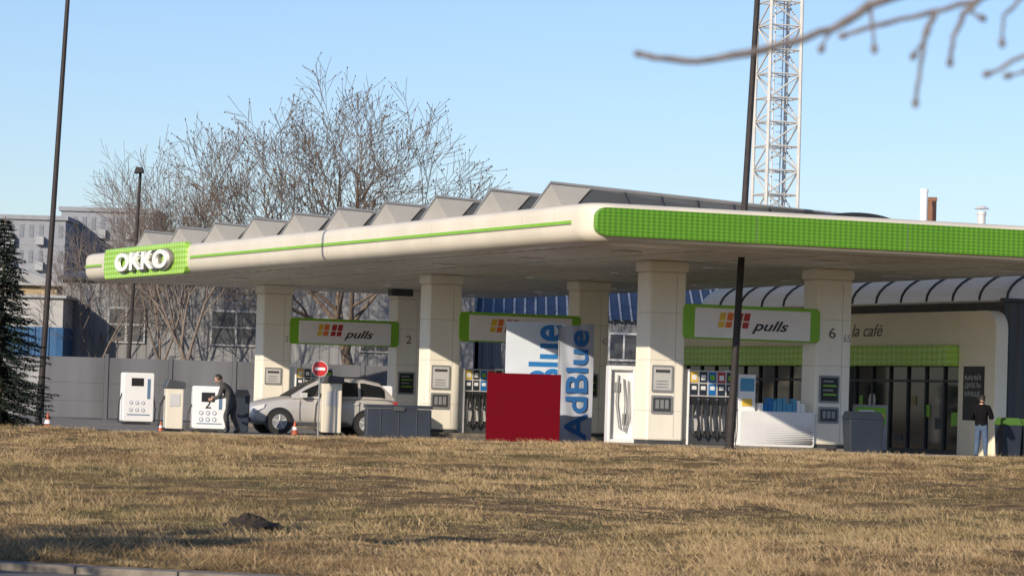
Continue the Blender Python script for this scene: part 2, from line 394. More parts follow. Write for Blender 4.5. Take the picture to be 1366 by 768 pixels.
# solar rows
m_shade = mat('underside_shade', (.10, .11, .12), .6)
for kx in range(10):
    s = 5.8 + 4.0 * kx; rt = root('solar_panel_row', L(0, s), PHI); rt.location.z = 0
    mb = MB(); x0, x1 = 1.5, 10.2; zt0 = 6.78; zt1 = 6.36; zb = 6.02
    nn = Vector((0, .82, 1.45)).normalized() * .04
    a = Vector((x0, 0, zt0)); b_ = Vector((x1, 0, zt1)); c_ = Vector((x1, 1.45, zb - .02)); dd = Vector((x0, 1.45, zb))
    mb.add([a, b_, c_, dd], [(3, 2, 1, 0)], 0)
    mb.add([a + nn, b_ + nn, c_ + nn, dd + nn], [(0, 1, 2, 3)], 1)
    mb.add([a, b_, b_ + nn, a + nn], [(0, 1, 2, 3)], 2); mb.add([a, dd, dd + nn, a + nn], [(0, 1, 2, 3)], 2)
    mb.add([(x0 + .02, .05, zt0 - .05), (x0 + 1.15, .05, zt0 - .10), (x0 + .75, .62, 5.985), (x0 + .0, 1.42, 6.0)], [(0, 1, 2, 3)], 0)
    mb.add([(x0 + 1.2, .10, zt0 - .12), (x1, .10, zt1 - .07), (x1, .16, 5.98), (x0 + .82, .6, 5.98)], [(0, 1, 2, 3)], 3)  # dark sheet stands in for the shade under the row
    i = 2
    while x0 + 1.05 * i < x1:
        xx = x0 + 1.05 * i; zt = zt0 + (zt1 - zt0) * (xx - x0) / (x1 - x0)
        mb.box(xx, xx + .03, .05, .08, 5.97, zt - .04, 4)
        i += 1
    mb.box(x1, x1 + .04, 0, .04, 5.97, zt1, 2)
    mb.obj('panels', [m_panelback, m_solar, m_grey, m_shade, m_dark], rt, fixn=False)
mb = MB(); dome = []
for i in range(17):
    a = math.pi * i / 16; dome.append((7.75 + 1.25 + 1.25 * -math.cos(a), 5.90 + .36 * math.sin(a)))
mb.prism(dome, 'xz', 3.0, 9.0, 0); o = mb.obj('dark_roof_arch', [m_black], can)

# ---- columns
m_joint = mat('joint', (.4, .38, .33), .7)
def column(lx, ly, num, num2, boards):
    r = root('canopy_column', L(lx, ly), PHI)
    mb = MB(); hw, hd = .53, .42
    mb.box(-hw, hw, -hd, hd, .22, 4.70, 0); mb.box(-hw + .015, hw - .015, -hd + .015, hd - .015, .0, .22, 1)
    mb.box(-hw - .05, hw + .05, -hd - .05, hd + .05, 4.70, 4.992, 0)
    mb.obj('shaft', [m_col, m_dark], r, bevel=.05)
    mb = MB()
    mb.box(.25, .262, -hd - .002, -hd + .01, .3, 4.6, 0)
    for z in (1.0, 2.35, 3.6): mb.box(-hw - .002, hw + .002, -hd - .002, hd + .002, z, z + .01, 0)
    mb.obj('joints', [m_joint], r)
    if num: txt('number', num, r, (-.05, -hd - .006, 3.25), .2, .28, m_dark, 'front')
    if num2: txt('bay_numbers', num2, r, (.40, -hd - .006, 3.12), .2, .2, m_grey, 'front')
    mb = MB(); y = -hd - .03
    for (z0, z1, mi) in boards:
        mb.prism(rrect(-.42, .2, z0, z1, .04), 'xz', y, -hd + .01, 0)
        mb.box(-.37, .15, y - .006, y + .01, z0 + .06, z1 - .06, mi)
        if mi == 1:
            for q in range(3): mb.box(-.3 + .14 * q, -.2 + .14 * q, y - .01, y, z0 + .14, z1 - .12, 2)
        elif mi == 3:
            for q in range(4):
                zz = z1 - .14 - .12 * q
                mb.box(-.3, .0 + .1 * (q % 2), y - .01, y, zz - .04, zz, 4 if q % 2 else 2)
        elif mi == 5:
            mb.box(-.32, .1, y - .01, y, z1 - .2, z1 - .12, 1)
            for q in range(3): mb.box(-.3, .05, y - .01, y, z0 + .12 + .08 * q, z0 + .15 + .08 * q, 0)
    mb.obj('notice_boards', [m_grey, m_dark, m_grey, m_black, m_green, m_lgrey], r)
    return r
column(5.72, 7.9, '', '', [(1.5, 2.22, 5), (.93, 1.42, 1)])
column(10.72, 7.9, '6', '65', [(1.35, 2.1, 3), (.8, 1.25, 1)])
column(5.72, 23.86, '', '', [(1.45, 2.2, 5), (.85, 1.35, 1)])
column(10.72, 23.86, '', '43', [(1.35, 2.1, 3)])
column(5.72, 39.8, '', '21', [(1.5, 2.1, 5)])
column(10.72, 39.8, '2', '21', [(1.3, 2.1, 3)])

# ---- hanging signs + islands
m_sface = mat('signface', (.84, .82, .82), .5, var=.03)
for ly in (7.9, 23.86, 39.8):
    r = root('pump_island_sign', L(8.22, ly - .35), PHI)
    mb = MB(); mb.prism(rrect(-2.05, 2.05, 2.96, 3.88, .14), 'xz', -.12, .12, 0)
    mb.obj('green_frame', [m_green], r, bevel=.02)
    mb = MB(); mb.box(-1.72, 1.74, -.14, .14, 3.0, 3.79, 0); mb.obj('white_face', [m_sface], r, bevel=.01)
    mb = MB()
    for i, mm in enumerate((0, 1, 2, 3)):
        x = -1.05 + .22 * i + (.06 if i > 1 else 0); z0 = 3.28
        mb.add([(x, -.146, z0), (x + .18, -.146, z0), (x + .26, -.146, z0 + .40), (x + .08, -.146, z0 + .40)], [(0, 1, 2, 3)], mm)
        mb.add([(x + .02, -.148, z0 + .16), (x + .2, -.148, z0 + .16), (x + .21, -.148, z0 + .19), (x + .03, -.148, z0 + .19)], [(0, 1, 2, 3)], 4)
    mb.obj('logo_bars', [m_yellow, m_orange, m_redp, m_redp, m_sface], r)
    txt('lettering', 'pulls', r, (.52, -.148, 3.32), 1.1, .36, m_black, 'front', shear=.4, offs=.015)
    mb = MB()
    mb.box(-2.3, -2.0, -.05, .3, 3.7, 3.78, 0); mb.box(2.0, 2.3, -.05, .3, 3.7, 3.78, 0); mb.box(-2.3, -2.0, -.05, .3, 3.05, 3.13, 0); mb.box(2.0, 2.3, -.05, .3, 3.05, 3.13, 0)
    mb.obj('brackets', [m_lgrey], r)
    r = root('pump_island', L(8.22, ly), PHI)
    mb = MB(); mb.prism(rrect(-3.9, 3.9, -.75, .75, .5), 'xy', .0, .13, 0); mb.obj('island_kerb', [m_kerb], r, bevel=.02)

# ---- fuel dispensers
def dispenser(lx, ly, w, nh=5):
    r = root('fuel_dispenser', L(lx, ly), PHI); hw = w / 2
    mb = MB()
    mb.box(-hw, hw, -.32, .32, .13, .5, 2); mb.box(-hw, hw, -.2, .32, .5, 1.42, 0); mb.box(-hw, hw, -.3, .32, 1.42, 2.12, 0)
    mb.box(-hw - .04, -hw, -.33, .33, .13, 2.15, 1); mb.box(hw, hw + .04, -.33, .33, .13, 2.15, 1)
    mb.obj('cabinet', [m_lgrey, m_white, m_dark], r, bevel=.01)
    mb = MB(); cols = [3, 0, 5, 4, 0, 3]
    st = w / nh
    for i in range(nh):
        x = -hw + st * (i + .5)
        mb.box(x - st * .4, x + st * .4, -.31, -.29, 1.80, 2.08, cols[i % 6]); mb.box(x - st * .25, x + st * .25, -.315, -.30, 1.86, 2.0, (1, 1, 2, 1, 2)[i % 5])
        mb.box(x - st * .4, x + st * .4, -.31, -.29, 1.46, 1.76, (0, 0, 5, 0, 0)[i % 5]); mb.box(x - st * .25, x + st * .25, -.315, -.30, 1.60, 1.70, 1)
        mb.box(x - .05, x + .05, -.40, -.20, 1.2, 1.42, 6); mb.tube([(x, -.38, 1.25), (x, -.36, 1.05), (x, -.27, .9)], .035, 6, 6)
        mb.tube([(x + .05, -.3, 1.40), (x + .09, -.42, 1.1), (x + .1, -.45, .7), (x + .06, -.45, .42), (x, -.45, .33), (x - .06, -.45, .42), (x - .07, -.42, .8), (x - .03, -.33, 1.2)], .028, 6, 6)
    mb.obj('hoses_and_labels', [m_navy, m_white, m_green, m_yellow, m_redp, m_blue, m_black], r)
dispenser(7.15, 7.9, 1.35); dispenser(7.1, 23.86, 1.25); dispenser(7.2, 39.8, 1.35)

# ---- white counter at near island + goods
r = root('display_counter', L(9.05, 7.75), PHI)
mb = MB(); mb.prism(rrect(-1.15, 1.12, .13, 1.08, .06), 'xz', -.35, .35, 0); mb.obj('counter_body', [m_white], r, bevel=.02)
mb = MB()
for i in range(44):
    for j in range(12):
        x = -.95 + i * .046; z = .22 + j * .048; rr = .003 + .026 * max(0, (i / 44)) * (1 - j / 12)
        if x < 1.06: mb.cyl((x + (.023 if j % 2 else 0), -.352, z), (0, -1, 0), rr, .004, 6, 0)
mb.box(-1.15, 1.12, -.34, .34, .02, .13, 0)
mb.obj('dot_pattern', [m_dark], r)
mb = MB(); random.seed(4)
x = -.5
while x < .9:
    ww = random.uniform(.1, .2); mb.box(x, x + ww * .9, -.2, .1, 1.08, 1.08 + random.uniform(.2, .38), random.choice([0, 1, 2, 3])); x += ww
mb.box(-1.1, -.6, -.15, .15, 1.08, 2.05, 3); mb.box(-1.06, -.64, -.16, -.14, 1.6, 1.95, 2); mb.box(-1.0, -.7, -.165, -.15, 1.2, 1.4, 4)
mb.obj('goods', [m_blue, m_green, mat('cyan', (.08, .3, .5)), m_white, m_yellow], r, bevel=.012)

# ---- banner board, flag, red panel
def wroot(name, px, Y, rz=PHI * .6): return root(name, (GX(px, Y), Y, 0), rz)
r = wroot('white_banner_board', 712, 98, .1)
mb = MB(); mb.prism(rrect(-.87, .85, .35, 3.42, .03), 'xz', -.05, .05, 0)
for xx in (-.7, .65): mb.box(xx, xx + .07, -.04, .04, 0, .36, 1)
mb.obj('board', [mat('banner', (.58, .64, .72), .8, var=.05, spec=.2), m_grey], r, bevel=.01)
txt('banner_text', 'AdBlue', r, (.28, -.056, 1.8), 3.1, 1.0, m_blue, 'vert', offs=.02)
r = wroot('banner_flag', 766, 96, .12)
mb = MB(); xs_ = [-.48 + .96 * i / 16 for i in range(17)]
vs = []
for j in range(13):
    z = .05 + 3.2 * j / 12
    for i, xx in enumerate(xs_): vs.append((xx, .025 * math.sin(i * .9 + j * .5), z - .0 + (.12 * (i / 16) if j == 12 else 0)))
mb.add(vs, [(j * 17 + i, j * 17 + i + 1, (j + 1) * 17 + i + 1, (j + 1) * 17 + i) for j in range(12) for i in range(16)])
mb.tube([(-.5, 0, 0), (-.5, 0, 3.3)], .02, 6, 1); mb.tube([(-.5, 0, .03), (.48, 0, .03)], .02, 6, 1)
mb.obj('flag_cloth', [mat('flagcloth', (.36, .39, .46), .9, var=.1, spec=.1), m_grey], r, smooth=True, fixn=False)
txt('flag_text', 'AdBlue', r, (.02, -.045, 1.65), 3.05, .62, mat('flag_print', (.01, .10, .30), .8), 'vert', offs=.018)
r = wroot('red_panel', 697, 93.5, .03)
mb = MB(); mb.box(-1.0, 1.0, -.04, .04, .03, 1.9, 0); mb.obj('panel_sheet', [m_red], r, bevel=.008)
mb = MB()
for xx in (-.9, .85):
    mb.box(xx, xx + .05, .04, .09, 0, 1.7, 0); mb.add([(xx, .08, 1.3), (xx + .05, .08, 1.3), (xx + .05, .8, 0), (xx, .8, 0)], [(0, 1, 2, 3)], 0)
mb.obj('back_stays', [m_grey], r)
r = wroot('air_and_water_cabinet', 826, 94.2, .2)
mb = MB(); mb.box(-.38, -.30, -.2, .2, 0, 2.2); mb.box(.30, .38, -.2, .2, 0, 2.2); mb.box(-.30, .30, -.2, .2, 2.08, 2.2); mb.box(-.30, .30, -.2, .2, 0, .2); mb.box(-.30, .30, -.06, .1, .2, 2.08)
mb.obj('housing', [m_white], r, bevel=.02)
mb = MB(); mb.tube([(-.1, -.12, 1.95), (-.15, -.15, 1.2), (-.05, -.16, .5), (.08, -.15, .45), (.1, -.15, 1.2), (.05, -.12, 1.85)], .02, 6); mb.tube([(.18, -.12, 1.8), (.2, -.15, .8), (.1, -.15, .4)], .02, 6)
mb.box(-.22, -.05, -.12, -.06, 1.5, 1.75); mb.box(.05, .2, -.12, -.06, .6, .9)
mb.obj('hoses', [m_grey], r)
r = wroot('white_mast', 850, 101, 0)
mb = MB(); mb.tube([(0, 0, 0), (0, 0, 3.75)], .055, 10); mb.box(-.08, .08, -.08, .08, 3.7, 3.8); mb.obj('tube', [m_white], r)

# ---- chargers and service posts
m_dullblue = mat('dull_blue', (.12, .2, .32))
def charger(px, Y, w, h, rz, lab):
    r = wroot('service_terminal', px, Y, rz); hw = w / 2
    mb = MB(); mb.prism(rrect(-hw, hw, .1, h, .06), 'xz', -.25, .25, 0); mb.box(-hw + .06, hw - .06, -.2, .2, 0, .1, 1)
    mb.obj('cabinet', [m_white, m_dark], r, bevel=.02)
    mb = MB(); y = -.26
    mb.box(-hw * .5, hw * .3, y, -.24, h - .45, h - .18, 0)
    mb.box(-hw * .75, hw * .75, y, -.24, h * .18, h * .20, 1)
    for i in range(3):
        for j in range(2):
            zc = h * (.42 - .14 * j)
            mb.cyl((-hw * .5 + i * hw * .4, -.25, zc), (0, -1, 0), .06, .012, 12, 1); mb.cyl((-hw * .5 + i * hw * .4, -.25, zc), (0, -1, 0), .042, .015, 12, 2)
    mb.box(hw * .55, hw * .75, y, -.24, h * .5, h - .2, 1)
    mb.tube([(-hw, 0, h * .6), (-hw - .12, -.1, h * .4), (-hw - .15, -.15, .1), (-hw - .02, -.3, .04), (hw * .5, -.4, .04)], .02, 6, 0)
    mb.tube([(hw, 0, h * .7), (hw + .1, -.1, h * .3), (hw + .05, -.2, .06)], .02, 6, 0)
    mb.obj('screen_and_sockets', [m_black, m_dullblue, m_white], r)
    if lab: txt('digit', lab, r, (-hw * .1, -.262, h * .62), .16, .26, m_black)
charger(181, 117, 1.05, 1.75, .35, ''); charger(277, 99, .95, 1.32, .2, '2'); charger(496, 104, 1.1, 1.5, .2, '4')
def post(px, Y, w, h, rz):
    r = wroot('vacuum_post', px, Y, rz); hw = w / 2
    mb = MB(); mb.box(-hw, hw, -.22, .22, .06, h - .2, 0); mb.box(-hw - .1, hw + .1, -.3, .3, 0, .08, 1)
    mb.prism([(-hw - .05, h - .2), (hw + .05, h - .2), (hw + .05, h - .02), (-hw + .05, h + .05)], 'xz', -.27, .27, 1)
    mb.obj('body', [m_cream, m_dark], r, bevel=.025)
    mb = MB(); mb.tube([(-hw, 0, h * .7), (-hw - .15, -.1, h * .5), (-hw - .2, -.2, .15), (-hw, -.35, .06), (hw, -.4, .05)], .03, 6, 0)
    mb.box(-hw * .6, hw * .6, -.235, -.21, h * .5, h * .75, 1)
    mb.obj('hose', [m_black, m_lgrey], r, smooth=False)
post(230, 99, .5, 1.43, .25); post(440, 101, .58, 1.72, .2)
r = wroot('dark_storage_box', 530, 95.4, .12)
mb = MB(); mb.box(-.9, .9, -.35, .35, .02, .84, 0); mb.obj('body', [m_navy], r, bevel=.03)
mb = MB(); mb.box(-.93, .93, -.39, .38, .85, .95, 0); mb.box(-.15, .15, -.41, -.38, .78, .9, 1)
for xx in (-.5, 0, .5): mb.box(xx - .02, xx + .02, -.362, -.34, .08, .82, 0)
mb.obj('lid', [m_navy, m_dark], r, bevel=.02)
def bin_(px, Y, w, h, lidm, rz=.2):
    r = wroot('litter_bin', px, Y, rz); hw = w / 2
    mb = MB(); mb.add([(-hw * .9, -.3, .05), (hw * .9, -.3, .05), (hw * .9, .3, .05), (-hw * .9, .3, .05), (-hw, -.36, h * .82), (hw, -.36, h * .82), (hw, .36, h * .82), (-hw, .36, h * .82)],
                      [(0, 3, 2, 1), (4, 5, 6, 7), (0, 1, 5, 4), (1, 2, 6, 5), (2, 3, 7, 6), (3, 0, 4, 7)], 0)
    mb.obj('body', [m_navy], r, bevel=.03)
    mb = MB(); mb.add([(-hw - .02, -.38, h * .82), (hw + .02, -.38, h * .82), (hw + .02, .38, h * .82), (-hw - .02, .38, h * .82), (-hw + .06, -.2, h), (hw - .06, -.2, h), (hw - .06, .36, h), (-hw + .06, .36, h)],
                      [(0, 3, 2, 1), (4, 5, 6, 7), (0, 1, 5, 4), (1, 2, 6, 5), (2, 3, 7, 6), (3, 0, 4, 7)], 0)
    for sx in (-1, 1):
        for sy in (-.25, .25): mb.cyl((sx * (hw - .15) - .02, sy, .05), (1, 0, 0), .06, .04, 10, 1)
    mb.obj('lid', [lidm, m_black], r, bevel=.02)
m_dgreen = mat('lid_green', (.07, .16, .03), .5)
bin_(1151, 91.5, .95, 1.15, m_navy); bin_(1345, 92, .55, 1.1, m_dgreen); bin_(1376, 92, .6, 1.08, m_dgreen)
r = wroot('poster_stand', 1160, 96, .2)
mb = MB(); mb.box(-.5, .5, -.04, .04, .1, 1.35, 0); mb.box(-.45, .45, -.05, -.03, .8, 1.28, 1); mb.box(-.35, .1, -.055, -.04, .9, 1.2, 2); mb.box(.15, .4, -.055, -.04, .95, 1.1, 3)
mb.box(-.5, -.44, -.3, .3, 0, .1, 0); mb.box(.44, .5, -.3, .3, 0, .1, 0)
mb.obj('stand', [m_grey, m_green, m_white, m_yellow], r, bevel=.01)
r = wroot('no_entry_sign', 424, 100, .05)
mb = MB(); mb.tube([(0, .03, 0), (0, .03, 2.1)], .025, 8, 2); mb.cyl((0, 0, 1.92), (0, -1, 0), .235, .02, 28, 3); mb.cyl((0, -.02, 1.92), (0, -1, 0), .215, .005, 28, 0); mb.box(-.15, .15, -.03, -.024, 1.88, 1.96, 1)
mb.obj('sign', [mat('sign_red', (.5, .02, .02), .4), m_white, m_grey, m_lgrey], r)
def cone(px, Y, s=1.0):
    r = wroot('traffic_cone', px, Y); r.scale = (s, s, s); mb = MB()
    mb.box(-.15, .15, -.15, .15, 0, .04, 2)
    mb.tube([(0, 0, .04), (0, 0, .18), (0, 0, .181), (0, 0, .3), (0, 0, .301), (0, 0, .48)], [.12, .085, .09, .06, .056, .02], 14, 0)
    mb.tube([(0, 0, .19), (0, 0, .29)], [.092, .066], 14, 1)
    mb.obj('cone', [mat('cone_orange', (.5, .10, .03)), m_white, m_black], r)
cone(393, 97, .85); cone(214, 97, .6); cone(63, 90.5, 1.0)

# ------------------------------------------------------------------ car
def car():
    r = root('parked_car', P(326, 575, 101.4), PHI * .75); r.location.z = 0
    S = [(0.0, .62, .40, .66), (.06, .76, .32, .78), (.28, .86, .25, .91), (.85, .9, .24, 1.03), (1.30, .91, .24, 1.10), (2.2, .92, .24, 1.10), (3.2, .92, .24, 1.12), (3.95, .9, .25, 1.12), (4.3, .86, .30, 1.08), (4.42, .76, .38, .96)]
    mb = MB(); vs = []; nr = 0
    for (x, hw, zl, zt) in S:
        half = [(hw * .8, zl), (hw * .96, zl + .10), (hw, zl + (zt - zl) * .45), (hw * .985, zt - .14), (hw * .92, zt - .03), (hw * .5, zt + .03)]
        rg = [(x, 0, zl)] + [(x, -y, z) for y, z in half] + [(x, 0, zt + .045)] + [(x, y, z) for y, z in reversed(half)]
        nr = len(rg); vs += rg
    fs = [(i * nr + k, i * nr + (k + 1) % nr, (i + 1) * nr + (k + 1) % nr, (i + 1) * nr + k) for i in range(len(S) - 1) for k in range(nr)]
    fs += [tuple(range(nr)), tuple(reversed(range((len(S) - 1) * nr, len(S) * nr)))]
    mb.add(vs, fs)
    paint = mat('silver_paint', (.58, .56, .53), .28, metal=.3, var=.03)
    mb.obj('body', [paint], r, smooth=True, subsurf=2)
    Gs = [(1.20, .84, .80, 1.08, 1.13), (1.70, .85, .72, 1.10, 1.44), (2.05, .85, .68, 1.10, 1.61), (2.7, .85, .67, 1.10, 1.68), (3.4, .85, .67, 1.12, 1.66), (3.9, .83, .67, 1.12, 1.56), (4.32, .80, .74, 1.10, 1.16)]
    mb = MB(); vs = []
    for (x, hb, ht, zb, zt) in Gs:
        h_ = [(hb, zb - .04), (ht + .01, zt - .05), (ht * .86, zt)]
        vs += [(x, -y, z) for y, z in h_] + [(x, 0, zt + .02)] + [(x, y, z) for y, z in reversed(h_)]
    nr = 7
    for i in range(len(Gs) - 1):
        for k in range(6):
            gl = (i < 2 and k in (2, 3)) or (i == len(Gs) - 2 and k in (2, 3))
            mb.add([vs[i * nr + k], vs[i * nr + k + 1], vs[(i + 1) * nr + k + 1], vs[(i + 1) * nr + k]], [(0, 1, 2, 3)], 1 if gl else 0)
    mb.obj('cabin', [paint, m_glass], r, smooth=False, bevel=0)
    def sec(x):
        for i in range(len(Gs) - 1):
            if Gs[i][0] <= x <= Gs[i + 1][0]:
                t = (x - Gs[i][0]) / (Gs[i + 1][0] - Gs[i][0]); return [Gs[i][j] * (1 - t) + Gs[i + 1][j] * t for j in range(5)]
        return Gs[-1]
    mb = MB()
    for x0, x1 in ((1.50, 2.28), (2.36, 3.2), (3.28, 4.02)):
        for sd in (-1, 1):
            vs = []; n = 6
            for i in range(n + 1):
                x = x0 + (x1 - x0) * i / n; _, hb, ht, zb, zt = sec(x)
                for t in (.14, .88):
                    z = (zb - .04) + t * ((zt - .05) - (zb - .04)); y = hb + (ht + .01 - hb) * t + .012
                    vs.append((x, sd * y, z))
            mb.add(vs, [(2 * i, 2 * i + 2, 2 * i + 3, 2 * i + 1) for i in range(n)], 0)
    for sd in (-1, 1):
        for x in (.83, 3.45):
            mb.cyl((x, sd * .70, .37), (0, sd, 0), .405, .223, 28, 1)
            mb.cyl((x, sd * .72, .35), (0, sd, 0), .35, .218, 28, 2)
            mb.cyl((x, sd * .93, .35), (0, sd, 0), .225, .02, 20, 3)
            for q in range(5):
                a = q * 1.2566 + .3
                mb.tube([(x, sd * .955, .35), (x + .21 * math.cos(a), sd * .955, .35 + .21 * math.sin(a))], .024, 5, 4)
        mb.box(1.35, 2.9, sd * .925 - .012, sd * .925 + .012, .26, .36, 5)
        for x in (1.42, 2.32, 3.22): mb.box(x, x + .012, sd * .918 - .006, sd * .918 + .006, .38, 1.0, 1)
        for x in (2.12, 3.02): mb.box(x, x + .16, sd * .925 - .015, sd * .925 + .015, .9, .93, 4)
        mb.box(1.42, 1.6, sd * 1.0 - .09, sd * 1.0 + .06, 1.08, 1.22, 4)
        mb.box(2.1, 3.6, sd * .6 - .015, sd * .6 + .015, 1.68, 1.72, 1)
        mb.prism([(.02, .68), (.08, .78), (.40, .86), (.36, .74), (.12, .64)], 'xz', sd * .66, sd * .875, 6)
        mb.box(4.2, 4.42, sd * .66 - .12, sd * .66 + .16, .8, 1.02, 7)
    mb.box(-.02, .06, -.5, .5, .56, .68, 1); mb.box(-.03, .05, -.6, .6, .34, .44, 1); mb.box(-.035, .0, -.26, .26, .47, .55, 4)
    mb.obj('windows_and_trim', [m_glass, m_black, mat('tyre', (.025, .025, .025), .8), m_grey, m_steel, m_dark, m_white, m_redp], r, fixn=True)
car()

# ------------------------------------------------------------------ people
def skin_body(name, J, E, parent, mats, matf, sub=2, rootj=0):
    me = bpy.data.meshes.new(name); me.from_pydata([j[0] for j in J], E, []); o = bpy.data.objects.new(name, me); sc.collection.objects.link(o)
    o.modifiers.new('skin', 'SKIN')
    lay = me.skin_vertices[0].data if me.skin_vertices else None
    if lay is None:
        bm = bmesh.new(); bm.from_mesh(me); bm.verts.layers.skin.verify(); bm.to_mesh(me); bm.free(); lay = me.skin_vertices[0].data
    for i, j in enumerate(J):
        rr = j[1]; lay[i].radius = rr if isinstance(rr, tuple) else (rr, rr); lay[i].use_root = (i == rootj)
    s = o.modifiers.new('sub', 'SUBSURF'); s.levels = sub; s.render_levels = sub
    dg = bpy.context.evaluated_depsgraph_get(); ev = o.evaluated_get(dg); m2 = bpy.data.meshes.new_from_object(ev)
    o.modifiers.clear(); o.data = m2; m2.materials.clear()
    for mm in mats: m2.materials.append(mm)
    for p in m2.polygons:
        p.material_index = matf(p.center); p.use_smooth = True
    o.parent = parent; return o

m_skin = mat('skin', (.5, .3, .22), .6)
def head(parent, c, hair, rz=0, tilt=0):
    h = bpy.data.objects.new('head_pivot', None); sc.collection.objects.link(h); h.parent = parent; h.location = c; h.rotation_euler = (tilt, 0, rz)
    bm = bmesh.new(); bmesh.ops.create_uvsphere(bm, u_segments=20, v_segments=14, radius=1)
    for v in bm.verts:
        x, y, z = v.co; s = 1 - .25 * max(0, -z)
        v.co = Vector((x * .077 * s, y * .098 * (1 - .1 * max(0, -z)), z * .115))
        if y < -.9 and -.35 < z < .05: v.co.y -= .018
    me = bpy.data.meshes.new('head'); bm.to_mesh(me); bm.free(); me.materials.append(m_skin)
    for p in me.polygons: p.use_smooth = True
    o = bpy.data.objects.new('head', me); sc.collection.objects.link(o); o.parent = h
    mb = MB()
    for sx in (-1, 1):
        mb.tube([(sx * .076, .005, -.02), (sx * .086, .01, .02)], [.015, .02], 8, 0)
        mb.tube([(sx * .03, -.088, .012), (sx * .03, -.094, .012)], .011, 8, 1)
    mb.tube([(0, -.095, .0), (0, -.122, -.03)], [.008, .014], 8, 0); mb.box(-.022, .022, -.094, -.085, -.058, -.05, 2)
    mb.obj('face_features', [m_skin, m_black, m_redp], h)
    bm = bmesh.new(); bmesh.ops.create_uvsphere(bm, u_segments=20, v_segments=14, radius=1)
    dl = [v for v in bm.verts if (v.co.y < -.35 and v.co.z < .45) or v.co.z < -.45]
    bmesh.ops.delete(bm, geom=dl, context='VERTS')
    for v in bm.verts:
        k = 1 + random.uniform(-.02, .04); v.co = Vector((v.co.x * .088 * k, v.co.y * .108 * k + .006, v.co.z * .122 * k + .008))
    me = bpy.data.meshes.new('hair'); bm.to_mesh(me); bm.free(); me.materials.append(hair)
    for p in me.polygons: p.use_smooth = True
    o = bpy.data.objects.new('hair', me); sc.collection.objects.link(o); o.parent = h

def hand(parent, name, wpos, d, side):
    wpos = Vector(wpos); d = Vector(d).normalized(); s = Vector(side).normalized(); nn = d.cross(s)
    mb = MB()
    mb.tube([wpos - d * .02, wpos + d * .03, wpos + d * .09], [.024, .032, .03], 8)
    for i, ln in enumerate((.065, .075, .07, .055)):
        b0 = wpos + d * .085 + s * (-.027 + .018 * i)
        mb.tube([b0, b0 + d * ln * .5 + nn * .008, b0 + d * ln * .8 + nn * .03], [.0095, .009, .007], 6)
    t0 = wpos + d * .03 - s * .025
    mb.tube([t0, t0 - s * .025 + d * .025, t0 - s * .03 + d * .055 + nn * .01], [.012, .011, .008], 6)
    mb.obj(name, [m_skin], parent, smooth=True)

def person(name, loc, rz, J, top, bottom, shoes, hair, waist, headc, htilt, hands, sc_=1.0):
    r = root(name, loc, rz); r.scale = (sc_,) * 3
    names = list(J)
    E = [('pelvis', 'spine'), ('spine', 'chest'), ('chest', 'neck'), ('neck', 'skull'), ('chest', 'shL'), ('shL', 'elL'), ('elL', 'wrL'), ('chest', 'shR'), ('shR', 'elR'), ('elR', 'wrR'),
         ('pelvis', 'hipL'), ('hipL', 'knL'), ('knL', 'anL'), ('anL', 'toL'), ('pelvis', 'hipR'), ('hipR', 'knR'), ('knR', 'anR'), ('anR', 'toR')]
    nk = Vector(J['neck'][0])
    def mf(c):
        if (c - nk).length < .07 and c.z > nk.z: return 3
        if c.z < .10: return 2
        if c.z < waist: return 1
        return 0
    def mf2(c):
        if c.z < waist:
            for a in ('wrL', 'wrR', 'elL', 'elR'):
                if (c - Vector(J[a][0])).length < .12 and c.z > .5: return 0
        return mf(c)
    skin_body('body', [J[k] for k in names], [(names.index(a), names.index(b)) for a, b in E], r, [top, bottom, shoes, m_skin], mf2, rootj=names.index('pelvis'))
    head(r, headc, hair, tilt=htilt)
    for i, (p, d, s) in enumerate(hands): hand(r, 'hand_%d' % i, p, d, s)
    return r
JR = {'pelvis': ((0, 0, .93), (.17, .12)), 'spine': ((0, .01, 1.10), (.17, .125)), 'chest': ((0, .02, 1.30), (.19, .13)), 'neck': ((0, .0, 1.45), (.07, .07)), 'skull': ((0, -.02, 1.56), (.06, .06)),
      'shL': ((.20, .02, 1.36), (.09, .09)), 'elL': ((.30, .0, 1.10), (.07, .07)), 'wrL': ((.16, -.24, 1.10), (.045, .045)),
      'shR': ((-.20, .02, 1.36), (.09, .09)), 'elR': ((-.30, .0, 1.10), (.07, .07)), 'wrR': ((-.14, -.24, 1.12), (.045, .045)),
      'hipL': ((.09, 0, .84), (.11, .11)), 'knL': ((.11, -.03, .48), (.08, .08)), 'anL': ((.13, .02, .09), (.058, .058)), 'toL': ((.15, -.13, .045), (.045, .035)),
      'hipR': ((-.09, 0, .84), (.11, .11)), 'knR': ((-.12, -.01, .48), (.08, .08)), 'anR': ((-.15, .03, .09), (.058, .058)), 'toR': ((-.18, -.12, .045), (.045, .035))}
m_jeans = mat('jeans', (.07, .11, .19), .9, var=.25, scale=8, bump=.3); m_blacktop = mat('black_jacket', (.008, .008, .01), .95, var=.3, scale=6, bump=.3, spec=.1)
m_hair = mat('dark_hair', (.02, .014, .01), .6, var=.4, scale=30)
person('standing_person', (GX(1308, 90.6, 612), 90.6, 0), math.pi - .5, JR, m_blacktop, m_jeans, m_black, m_hair, .9, (0, -.04, 1.595), .25,
       [((.16, -.24, 1.10), (-.4, -.9, .2), (0, 0, 1)), ((-.14, -.24, 1.12), (.4, -.9, .2), (0, 0, 1))], .98)
